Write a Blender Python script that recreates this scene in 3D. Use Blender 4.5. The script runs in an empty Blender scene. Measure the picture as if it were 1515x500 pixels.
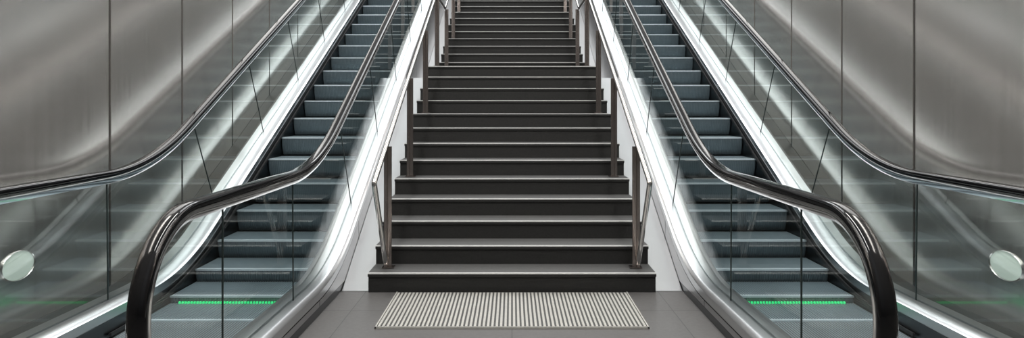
import bpy, bmesh, math, random
from mathutils import Vector
random.seed(3)
T=0.533
H=1.52
sc=bpy.context.scene
try:
    sc.view_settings.view_transform='Standard'
except Exception: pass

# ---------------- materials ----------------
def newmat(name):
    m=bpy.data.materials.new(name); m.use_nodes=True
    nt=m.node_tree; b=nt.nodes['Principled BSDF']
    return m,nt,b
def mat(name,col,rough=.5,metal=0,var=0.0,scale=(1,1,1),nscale=8,bump=0,rvar=0,coat=0,emis=None,estr=0,spec=.5):
    m,nt,b=newmat(name)
    b.inputs['Base Color'].default_value=(*col,1)
    b.inputs['Roughness'].default_value=rough
    b.inputs['Metallic'].default_value=metal
    b.inputs['Specular IOR Level'].default_value=spec
    if coat: b.inputs['Coat Weight'].default_value=coat; b.inputs['Coat Roughness'].default_value=.05
    if emis: b.inputs['Emission Color'].default_value=(*emis,1); b.inputs['Emission Strength'].default_value=estr
    tc=nt.nodes.new('ShaderNodeTexCoord'); mp=nt.nodes.new('ShaderNodeMapping'); mp.inputs['Scale'].default_value=scale
    nz=nt.nodes.new('ShaderNodeTexNoise'); nz.inputs['Scale'].default_value=nscale; nz.inputs['Detail'].default_value=4
    nt.links.new(tc.outputs['Object'],mp.inputs['Vector']); nt.links.new(mp.outputs['Vector'],nz.inputs['Vector'])
    if var:
        mr=nt.nodes.new('ShaderNodeMapRange'); mr.inputs['To Min'].default_value=1-var; mr.inputs['To Max'].default_value=1+var
        nt.links.new(nz.outputs['Fac'],mr.inputs['Value'])
        mx=nt.nodes.new('ShaderNodeVectorMath'); mx.operation='SCALE'; mx.inputs[0].default_value=col
        nt.links.new(mr.outputs['Result'],mx.inputs['Scale']); nt.links.new(mx.outputs['Vector'],b.inputs['Base Color'])
    if rvar:
        mr2=nt.nodes.new('ShaderNodeMapRange'); mr2.inputs['To Min'].default_value=max(0.02,rough-rvar); mr2.inputs['To Max'].default_value=rough+rvar
        nt.links.new(nz.outputs['Fac'],mr2.inputs['Value']); nt.links.new(mr2.outputs['Result'],b.inputs['Roughness'])
    if bump:
        bp=nt.nodes.new('ShaderNodeBump'); bp.inputs['Strength'].default_value=bump; bp.inputs['Distance'].default_value=.01
        nt.links.new(nz.outputs['Fac'],bp.inputs['Height']); nt.links.new(bp.outputs['Normal'],b.inputs['Normal'])
    return m
def glassmat(name,tint=(.70,.74,.735)):
    m=bpy.data.materials.new(name); m.use_nodes=True; nt=m.node_tree
    for n in list(nt.nodes): nt.nodes.remove(n)
    out=nt.nodes.new('ShaderNodeOutputMaterial'); tr=nt.nodes.new('ShaderNodeBsdfTransparent'); tr.inputs[0].default_value=(*tint,1)
    gl=nt.nodes.new('ShaderNodeBsdfGlossy'); gl.inputs['Roughness'].default_value=.02; gl.inputs[0].default_value=(.95,1,1,1)
    lw=nt.nodes.new('ShaderNodeLayerWeight'); lw.inputs['Blend'].default_value=.5
    p=nt.nodes.new('ShaderNodeMath'); p.operation='POWER'; p.inputs[1].default_value=5
    nt.links.new(lw.outputs['Facing'],p.inputs[0])
    ma=nt.nodes.new('ShaderNodeMath'); ma.operation='MULTIPLY_ADD'; ma.inputs[1].default_value=.85; ma.inputs[2].default_value=.07
    nt.links.new(p.outputs[0],ma.inputs[0])
    mx=nt.nodes.new('ShaderNodeMixShader'); nt.links.new(ma.outputs[0],mx.inputs[0]); nt.links.new(tr.outputs[0],mx.inputs[1]); nt.links.new(gl.outputs[0],mx.inputs[2])
    nt.links.new(mx.outputs[0],out.inputs[0]); return m

M_wall=mat('wall_brushed_steel',(.80,.77,.735),.165,.88,var=.09,scale=(1,14,.15),nscale=3.0,rvar=.04)
M_wallgap=mat('wall_joint',(.003,.003,.003),.9,spec=.05)
M_steel=mat('deck_brushed_steel',(.58,.59,.60),.29,1,var=.03,nscale=2,rvar=.02)
M_clad=mat('cladding_steel',(.43,.43,.435),.31,1,var=.03,nscale=2,rvar=.03)
M_string=mat('stringer_steel',(.32,.32,.32),.36,1,var=.06,nscale=3,rvar=.05)
M_ledge=mat('wall_ledge_bronze',(.07,.062,.055),.4,.6,var=.1,nscale=5)
M_skirt=mat('skirt_dark_steel',(.09,.095,.10),.3,1,var=.1,nscale=5)
M_dark=mat('dark_gap',(.01,.01,.011),.6)
M_rubber=mat('handrail_rubber',(.002,.002,.0025),.07,0,var=.2,nscale=20,spec=.4)
M_guide=mat('handrail_guide_steel',(.74,.74,.74),.14,1,var=.05,nscale=10)
M_post=mat('post_steel',(.32,.28,.26),.25,1,var=.1,nscale=10)
M_tube=mat('tube_steel',(.5,.49,.48),.2,1,var=.05,nscale=10)
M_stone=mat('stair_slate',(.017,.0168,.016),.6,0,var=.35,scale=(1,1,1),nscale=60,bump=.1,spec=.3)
M_nose=mat('stair_nosing',(.55,.55,.54),.5,0,var=.2,nscale=40)
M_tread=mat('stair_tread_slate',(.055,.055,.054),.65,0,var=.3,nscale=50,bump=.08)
M_step=mat('escalator_step_alu',(.33,.41,.45),.36,.6,var=.15,nscale=12)
M_riser=mat('escalator_riser_alu',(.14,.18,.20),.38,.5,var=.15,nscale=12)
M_stepnose=mat('escalator_step_nose',(.78,.88,.94),.35,.6,var=.1,nscale=12)
M_green=mat('comb_light_green',(.02,.4,.12),.4,emis=(.02,.85,.25),estr=1.1)
M_rib=mat('grating_rib',(.44,.43,.40),.4,.3,var=.15,nscale=30)
M_base=mat('grating_base',(.05,.05,.048),.6,var=.3,nscale=30)
M_edge=mat('glass_edge',(.02,.03,.03),.2,0)
M_glass=glassmat('balustrade_glass')
M_ceil=mat('ceiling_paint',(.5,.5,.5),.8,var=.05)
M_glint=mat('glint_glow',(.4,.45,.4),.25,0,emis=(.85,1,.9),estr=.35)  # pale green glow that imitates the glint low on each wall
# floor tiles
M_floor,nt,b=newmat('floor_stone_tiles')
tc=nt.nodes.new('ShaderNodeTexCoord'); br=nt.nodes.new('ShaderNodeTexBrick'); br.offset=.0
br.inputs['Scale'].default_value=1; br.inputs['Brick Width'].default_value=1.2; br.inputs['Row Height'].default_value=.6
br.inputs['Mortar Size'].default_value=.003
br.inputs['Color1'].default_value=(.09,.087,.085,1); br.inputs['Color2'].default_value=(.10,.097,.095,1); br.inputs['Mortar'].default_value=(.03,.03,.03,1)
nt.links.new(tc.outputs['Object'],br.inputs['Vector'])
nz=nt.nodes.new('ShaderNodeTexNoise'); nz.inputs['Scale'].default_value=35; nz.inputs['Detail'].default_value=6
nt.links.new(tc.outputs['Object'],nz.inputs['Vector'])
mr=nt.nodes.new('ShaderNodeMapRange'); mr.inputs['To Min'].default_value=.75; mr.inputs['To Max'].default_value=1.25
nt.links.new(nz.outputs['Fac'],mr.inputs['Value'])
vm=nt.nodes.new('ShaderNodeVectorMath'); vm.operation='SCALE'
nt.links.new(br.outputs['Color'],vm.inputs[0]); nt.links.new(mr.outputs['Result'],vm.inputs['Scale']); nt.links.new(vm.outputs['Vector'],b.inputs['Base Color'])
b.inputs['Roughness'].default_value=.38

# ---------------- helpers ----------------
def mk(name,verts,faces,mats,fm=None,parent=None,smooth=False,recalc=True):
    me=bpy.data.meshes.new(name); me.from_pydata(verts,[],faces)
    for m in (mats if isinstance(mats,(list,tuple)) else [mats]): me.materials.append(m)
    if fm:
        for p,i in zip(me.polygons,fm): p.material_index=i
    if recalc:
        bm=bmesh.new(); bm.from_mesh(me); bmesh.ops.recalc_face_normals(bm,faces=bm.faces); bm.to_mesh(me); bm.free()
    if smooth:
        for p in me.polygons: p.use_smooth=True
        try: me.set_sharp_from_angle(angle=math.radians(40))
        except Exception: pass
    o=bpy.data.objects.new(name,me); sc.collection.objects.link(o)
    if parent: o.parent=parent
    return o
def empty(name):
    o=bpy.data.objects.new(name,None); sc.collection.objects.link(o); return o
class MB:
    def __init__(s): s.v=[];s.f=[];s.m=[]
    def add(s,v,f,m=0):
        n=len(s.v); s.v+=v; s.f+=[tuple(i+n for i in q) for q in f]; s.m+=[m]*len(f)
    def box(s,x0,x1,y0,y1,z0,z1,m=0):
        s.add([(x,y,z) for x in(x0,x1) for y in(y0,y1) for z in(z0,z1)],
          [(0,1,3,2),(4,6,7,5),(0,4,5,1),(2,3,7,6),(0,2,6,4),(1,5,7,3)],m)
    def prism(s,pts,x0,x1,m=0):  # pts in (y,z)
        n=len(pts); v=[(x0,y,z) for y,z in pts]+[(x1,y,z) for y,z in pts]
        f=[tuple(range(n)),tuple(range(2*n-1,n-1,-1))]+[(i,(i+1)%n,(i+1)%n+n,i+n) for i in range(n)]
        s.add(v,f,m)
    def sweep(s,path,prof,x,m=0,sx=1):
        n=len(prof); v=[];f=[]
        for i,(y,z) in enumerate(path):
            a=path[max(0,i-1)]; c=path[min(len(path)-1,i+1)]
            ty,tz=c[0]-a[0],c[1]-a[1]; L=math.hypot(ty,tz) or 1; ty/=L;tz/=L
            ny,nz=-tz,ty
            for a_,n_ in prof: v.append((x+sx*a_,y+ny*n_,z+nz*n_))
        for i in range(len(path)-1):
            for j in range(n):
                k=(j+1)%n; f.append((i*n+j,i*n+k,(i+1)*n+k,(i+1)*n+j))
        f.append(tuple(range(n))); f.append(tuple((len(path)-1)*n+j for j in range(n-1,-1,-1)))
        s.add(v,f,m)
    def loft(s,secs,m=0,closed=True):
        n=len(secs[0]); v=[p for q in secs for p in q]; f=[]
        for i in range(len(secs)-1):
            for j in range(n if closed else n-1):
                k=(j+1)%n; f.append((i*n+j,i*n+k,(i+1)*n+k,(i+1)*n+j))
        if closed:
            f.append(tuple(range(n))); f.append(tuple((len(secs)-1)*n+j for j in range(n-1,-1,-1)))
        s.add(v,f,m)
    def obj(s,name,mats,parent=None,smooth=False):
        return mk(name,s.v,s.f,mats,s.m,parent,smooth)
def kink(d,dk,r):
    x=d-dk
    if x<=-r: return 0.
    if x>=r: return T*x
    return T*(x+r)**2/(4*r)
RUN=9.606
def z_step(d): return kink(d,5.15,.85)-kink(d,5.15+RUN,.85)
def z_deck(d): return .2+kink(d,5.2,.5)-kink(d,5.2+RUN-.2,.6)
def z_rail(d): return 1.054+kink(d,4.93,.55)-kink(d,4.93+RUN,.8)
def frange(a,b,st):
    n=max(1,int(math.ceil((b-a)/st-1e-6))); return [a+(b-a)*i/n for i in range(n+1)]
def fillet(pts,r,n=8):
    out=[pts[0]]
    for i in range(1,len(pts)-1):
        p=Vector(pts[i]);a=Vector(pts[i-1])-p;c=Vector(pts[i+1])-p
        ang=a.angle(c)
        if abs(ang-math.pi)<.02: out.append(tuple(p)); continue
        t=min(r/math.tan(ang/2),a.length*.48,c.length*.48)
        A=p+a.normalized()*t;C=p+c.normalized()*t
        for k in range(n+1):
            u=k/n; out.append(tuple(A*(1-u)**2+p*2*u*(1-u)+C*u*u))
    out.append(pts[-1]); return out

YE=17.2
# ---------------- escalator ----------------
def step_mesh():
    mb=MB(); w=.497
    prof=[(0,-.012),(.004,-.05),(.014,-.10),(.03,-.15),(.052,-.20)]
    body=[(0.006,-.006)]+[(y+.006,z) for y,z in prof]+[(.12,-.22),(.396,-.05),(.396,-.006)]
    mb.prism(body,-w,w,2)
    n=50
    for i in range(n):
        x=-w+.006+(2*w-.012)*(i+.5)/n; h=.0045
        mb.box(x-h,x+h,.03,.396,-.007,0,0)
        mb.box(x-h,x+h,-.002,.03,-.016,0.0005,1)
        rp=[(y,z) for y,z in prof]+[(y+.008,z) for y,z in reversed(prof)]
        mb.prism(rp,x-h,x+h,2)
    mb.box(-w,w,-.001,.024,-.016,-.001,1)
    me=bpy.data.meshes.new('step'); me.from_pydata(mb.v,[],mb.f)
    for m_ in (M_step,M_stepnose,M_riser): me.materials.append(m_)
    for p,i in zip(me.polygons,mb.m): p.material_index=i
    bm=bmesh.new(); bm.from_mesh(me); bmesh.ops.recalc_face_normals(bm,faces=bm.faces); bm.to_mesh(me); bm.free()
    return me
STEP=step_mesh()
XI,XO=1.5,2.77
def escalator(s):
    E=empty('escalator')
    k=-2; i=0
    while True:
        d=4.95+.4*k
        if d>15.9: break
        o=bpy.data.objects.new('step_%d'%i,STEP); sc.collection.objects.link(o); o.parent=E
        o.location=(s*2.135,d,z_step(d)+(.002 if k<=0 else 0)); k+=1;i+=1
    mb=MB()
    mb.box(s*1.635,s*2.635,2.5,4.14,-.06,.004,0)
    for j in range(48):
        x=1.65+.97*j/47; mb.box(s*(x-.004),s*(x+.004),4.14,4.19,-.01,.006,0)
    zt=z_step(17)
    mb.box(s*1.635,s*2.635,16.0,YE,zt-.06,zt+.004,0)
    mb.obj('landing_plates',[M_clad],E)
    mb=MB(); ds=frange(2.5,YE,.2)
    mb.loft([[(s*1.62,d,z_step(d)-.32),(s*2.65,d,z_step(d)-.32)] for d in ds],0,False)
    mb.obj('truss_pan',[M_dark],E)
    mb=MB()
    for j in range(36):
        x=1.75+.80*j/35; mb.box(s*(x-.006),s*(x+.006),4.93,4.945,.010,.026,0)
    mb.obj('comb_light',[M_green],E)
    ds=frange(2.3,YE,.1)
    mb=MB()
    secs=[]
    for d in ds:
        z=z_deck(d)
        secs.append([(s*1.402,d,z-.085),(s*1.402,d,z-.03),(s*1.425,d,z-.004),(s*1.44,d,z),(s*1.488,d,z),(s*1.488,d,z-.012),(s*1.512,d,z-.012),(s*1.512,d,z),(s*1.60,d,z),(s*1.625,d,z-.02),(s*1.625,d,z-.085)])
    mb.loft(secs,0)
    secs=[]
    for d in ds:
        z=z_deck(d)
        secs.append([(s*2.645,d,z-.085),(s*2.645,d,z-.02),(s*2.67,d,z),(s*2.758,d,z),(s*2.758,d,z-.012),(s*2.782,d,z-.012),(s*2.782,d,z),(s*2.86,d,z),(s*2.87,d,z-.015),(s*2.87,d,z-.085)])
    mb.loft(secs,0)
    mb.obj('decking',[M_steel],E,smooth=True)
    mb=MB()
    for x in (1.63,2.64):
        mb.loft([[(s*x,d,z_deck(d)-.08),(s*(x+.006),d,z_deck(d)-.08),(s*(x+.006),d,z_step(d)-.34),(s*x,d,z_step(d)-.34)] for d in ds],0)
    mb.obj('skirt_panels',[M_skirt],E)
    mb=MB()
    for x0,x1 in((1.636,1.655),(2.615,2.634)):
        mb.loft([[(s*x0,d,z_step(d)+.045),(s*x1,d,z_step(d)+.04),(s*x1,d,z_step(d)+.025),(s*x0,d,z_step(d)+.02)] for d in frange(4.2,15.9,.1)],0)
    mb.obj('skirt_brushes',[M_dark],E)
    mb=MB()
    seams=[2.3,3.5]+[4.7+1.2*i for i in range(10)]+[YE]
    for a,c in zip(seams[:-1],seams[1:]):
        dd=frange(a+.006,c-.006,.1)
        mb.loft([[(s*1.405,d,z_deck(d)-.097),(s*1.412,d,z_deck(d)-.097),(s*1.412,d,.06),(s*1.405,d,.06)] for d in dd],0)
    mb.loft([[(s*1.42,d,z_deck(d)-.08),(s*1.43,d,z_deck(d)-.08),(s*1.43,d,0),(s*1.42,d,0)] for d in ds],1)
    mb.loft([[(s*2.85,d,z_deck(d)-.08),(s*2.86,d,z_deck(d)-.08),(s*2.86,d,0),(s*2.85,d,0)] for d in ds],1)
    mb.box(s*1.408,s*1.42,2.3,YE,0,.055,2)
    mb.box(s*1.402,s*1.63,2.29,2.3,0,z_deck(2.3),0); mb.box(s*2.64,s*2.87,2.29,2.3,0,z_deck(2.3),0)
    mb.obj('side_cladding',[M_clad,M_dark,M_skirt],E)
    R=.42
    yc=3.0; zc=1.054-R
    rp=[(yc+R*math.cos(math.radians(a)),zc+R*math.sin(math.radians(a))) for a in range(270,89,-6)]
    rp+=[(d,z_rail(d)) for d in frange(3.1,16.2,.1)]
    zt=z_rail(16.3)
    rp+=[(16.3+R*math.sin(math.radians(a)),zt-R+R*math.cos(math.radians(a))) for a in range(0,181,9)]
    rub=MB(); gd=MB(); gl=MB(); ed=MB()
    w=.042
    prof=[(-w+.01,.026),( -w+.003,.019),(-w,.008),(-w+.004,-.006),(-w+.016,-.012),(w-.016,-.012),(w-.004,-.006),(w,.008),(w-.003,.019),(w-.01,.026),(w-.022,.030),(0,.031),(-w+.022,.030)]
    gp=[(-.034,-.010),(-.036,-.03),(-.016,-.060),(.016,-.060),(.036,-.03),(.034,-.010)]
    for X in(XI,XO):
        rub.sweep(rp,prof,s*X,0); gd.sweep(rp,gp,s*X,0)
        inn=[(yc+(R-.05)*math.cos(math.radians(a)),zc+(R-.05)*math.sin(math.radians(a))) for a in range(270,89,-9)]
        x=s*X
        poly=[(x,a_,b_) for a_,b_ in inn]
        poly+= [(x,3.33,z_rail(3.33)-.05),(x,3.33,z_deck(3.33)-.01)]
        gl.add(poly,[tuple(range(len(poly)))],0)
        def sm(d):
            u=min(1,max(0,(d-4.3)/1.0)); u=u*u*(3-2*u)
            v=min(1,max(0,(d-14.0)/1.2)); v=v*v*(3-2*v)
            return .40*(u-v)
        tops=[3.335,4.4]+[5.6+1.17*i for i in range(9)]+[16.3]
        for a,c in zip(tops[:-1],tops[1:]):
            dd=frange(a+.004,c-.004,.1)
            v=[];f=[]
            for i_,d in enumerate(dd):
                db=d+sm(d); v+=[(x,d,z_rail(d)-.05),(x,db,z_deck(db)-.01)]
                if i_: f.append((2*i_-2,2*i_-1,2*i_+1,2*i_))
            gl.add(v,f,0)
        for d in tops:
            db=d+sm(d)
            t,u_=(d,z_rail(d)-.05),(db,z_deck(db)-.01)
            e=.0035
            ed.prism([(t[0]-e,t[1]),(t[0]+e,t[1]),(u_[0]+e,u_[1]),(u_[0]-e,u_[1])],x-.004,x+.004,0)
        inn=[(16.3+(R-.05)*math.sin(math.radians(a)),zt-R+(R-.05)*math.cos(math.radians(a))) for a in range(0,181,9)]
        poly=[(x,a_,b_) for a_,b_ in inn]; gl.add(poly,[tuple(range(len(poly)))],0)
    rub.obj('handrail_belts',[M_rubber],E,smooth=True); gd.obj('handrail_guides',[M_guide],E,smooth=True)
    mk('balustrade_glass',gl.v,gl.f,M_glass,None,E,recalc=False); ed.obj('glass_joints',[M_edge],E)
    return E
escalator(-1); escalator(1)

# ---------------- staircase ----------------
S=empty('staircase')
mb=MB(); XS=1.18
Y0=5.26
steps=[(Y0+.3*i,.16*(i+1)) for i in range(13)]
steps+=[(10.4+.3*i,.16*(14+i)) for i in range(19)]
for i,(y,z) in enumerate(steps):
    yn=steps[i+1][0] if i+1<len(steps) else 17.2
    xs=XS
    mb.box(-xs+.003,xs-.003,y+.012,yn+.012,0 if i<1 else z-.6 if z>.6 else 0,z-.03,0)
    mb.box(-xs,xs,y+.004,yn+.02,z-.03,z-.001,1)
    mb.box(-xs,xs,y,y+.03,z-.03,z-.008,0)
    mb.box(-xs,xs,y-.002,y+.018,z-.008,z+.001,2)
mb.obj('steps',[M_stone,M_tread,M_nose],S)
mb=MB()
for s in(-1,1):
    def zs(d): 
        if d<8.9: return max(0.0,T*(d-5.3)+.06)
        if d<10.35: return T*3.6+.06
        return T*(d-10.4)+2.06
    dd=frange(5.3,16.0,.1)
    mb.loft([[(s*1.17,d,max(.004,zs(d)-.06)),(s*1.402,d,max(.004,zs(d)-.06)),(s*1.402,d,-.02),(s*1.17,d,-.02)] for d in dd],0)
mb.obj('stringers',[M_string],S)

def stair_rail(s):
    E=empty('stair_handrail'); X=s*1.065
    def zr(d):
        return T*(d-5.26)+.16+.93
    p=[(5.43,.20),(4.97,.93),(5.02,zr(5.02)),(8.9,zr(8.9)),(9.15,zr(8.9)+.05),(10.2,zr(8.9)+.05),(10.45,T*.05+2.24+.93),(15.8,T*5.4+2.24+.93),(17.0,T*5.4+2.24+.93)]
    p=fillet(p,.12,8)
    mb=MB(); c=[(.021*math.cos(a*math.pi/6),.021*math.sin(a*math.pi/6)) for a in range(12)]
    mb.sweep(p,c,X,0); mb.obj('rail_tube',[M_tube],E,smooth=True)
    mb=MB()
    def post(d,zb,zt):
        mb.box(X-s*.022-.026,X-s*.022+.026,d-.008,d+.008,zb,zt,0)
        mb.box(X-s*.022-.05,X-s*.022+.05,d-.04,d+.04,zb,zb+.01,0)
        mb.box(X-.012,X+.012,d-.03,d+.05,zb+.0,zt-.03,0)
    def pz(ds):
        z=0
        for y,zz in steps:
            if ds>=y: z=zz
        return z
    for d in(5.44,6.62,7.80,9.0,10.3,11.5,12.7,13.9,15.1,16.3):
        z=pz(d)
        if d<9.05: t=zr(d)
        elif d<10.4: t=zr(8.9)+.05
        elif d<15.8: t=T*(d-10.4)+3.17
        else: t=T*5.4+3.17
        post(d,z+.002,t)
    mb.obj('posts',[M_post],E)
stair_rail(-1); stair_rail(1)

# ---------------- floor grating ----------------
mb=MB(); mb.box(-.93,.93,4.41,5.23,0.001,.006,1)
n=62
for i in range(n):
    x=-.93+1.86*(i+.5)/n; mb.box(x-.008,x+.008,4.42,5.22,.006,.014,0)
mb.box(-.94,-.93,4.40,5.24,0.001,.014,0);mb.box(.93,.94,4.40,5.24,0.001,.014,0)
mb.box(-.94,.94,4.40,4.41,0.001,.014,0)
mb.obj('entrance_floor_grating',[M_rib,M_base])

# ---------------- room shell ----------------
mb=MB(); mb.box(-9,9,-9,22,-.1,-.0,0); mb.obj('floor',[M_floor])
mb=MB(); mb.box(-3.2,3.2,17.2,22,4.9,5.12,0); mb.obj('floor_upper',[M_floor])
XW=3.02; PW=1.06
for s,nm in((-1,'left'),(1,'right')):
    mb=MB()
    y=952*XW/595-PW*9
    while y<22:
        if y+PW>-5: mb.box(s*XW,s*(XW+.03),y+.015,y+PW-.015,0,8.5,0)
        y+=PW
    mb.box(s*(XW+.028),s*(XW+.2),-5,22,0,8.5,1)
    mb.loft([[(s*2.872,d,z_deck(d)-.03),(s*(XW-.002),d,z_deck(d)-.03),(s*(XW-.002),d,z_deck(d)-.09),(s*2.872,d,z_deck(d)-.09)] for d in frange(2.3,17.2,.1)],2)
    mb.obj('wall_'+nm,[M_wall,M_wallgap,M_ledge])
    # added glowing oval in a thin steel rim, stands in for a reflected glint
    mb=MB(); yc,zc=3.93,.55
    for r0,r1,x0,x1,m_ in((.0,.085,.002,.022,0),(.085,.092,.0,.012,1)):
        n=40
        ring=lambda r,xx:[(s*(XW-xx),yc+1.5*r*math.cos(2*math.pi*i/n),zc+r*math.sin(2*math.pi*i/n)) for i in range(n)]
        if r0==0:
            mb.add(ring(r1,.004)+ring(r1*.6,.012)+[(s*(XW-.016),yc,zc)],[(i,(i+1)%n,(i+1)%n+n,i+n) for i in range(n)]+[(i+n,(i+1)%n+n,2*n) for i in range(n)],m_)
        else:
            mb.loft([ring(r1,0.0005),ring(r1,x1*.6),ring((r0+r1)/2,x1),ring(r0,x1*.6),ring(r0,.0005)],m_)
    mb.obj('wall_glint',[M_glint,M_tube],None,smooth=True)
mb=MB(); mb.box(-3.35,3.35,22,22.2,0,8.5,0); mb.obj('wall_back',[M_ceil])

# ---------------- lights ----------------
def area(name,loc,rot,sx,sy,e,col=(1,1,1)):
    l=bpy.data.lights.new(name,'AREA'); l.shape='RECTANGLE'; l.size=sx; l.size_y=sy; l.energy=e; l.color=col
    o=bpy.data.objects.new(name,l); o.location=loc; o.rotation_euler=rot; sc.collection.objects.link(o); return o
area('skylight_lamp',(0,12,8.4),(0,0,0),3.0,9,450,(.97,.99,1))
for s in(-1,1):
    area('wall_fill_light',(s*1.6,3.0,6.8),(0,math.radians(-s*18),0),.5,6,350,(1,.985,.96))  # unseen overhead fill, added on each side to brighten the walls
w=bpy.data.worlds.new('World'); sc.world=w; w.use_nodes=True; nt=w.node_tree
bg=nt.nodes['Background']; tc=nt.nodes.new('ShaderNodeTexCoord'); sp=nt.nodes.new('ShaderNodeSeparateXYZ')
cr=nt.nodes.new('ShaderNodeValToRGB'); cr.color_ramp.elements[0].position=.0; cr.color_ramp.elements[0].color=(.08,.08,.08,1)
cr.color_ramp.elements[1].position=.8; cr.color_ramp.elements[1].color=(.6,.6,.6,1)
nt.links.new(tc.outputs['Generated'],sp.inputs[0]); nt.links.new(sp.outputs['Z'],cr.inputs[0]); nt.links.new(cr.outputs[0],bg.inputs[0])
bg.inputs[1].default_value=1.0

cam=bpy.data.cameras.new('camera'); co=bpy.data.objects.new('camera',cam); sc.collection.objects.link(co)
co.location=(0,0,H); co.rotation_euler=(math.radians(90),0,0)
cam.sensor_width=36; cam.lens=952/1515*36; cam.shift_y=-92/1515; cam.clip_start=.05
sc.camera=co
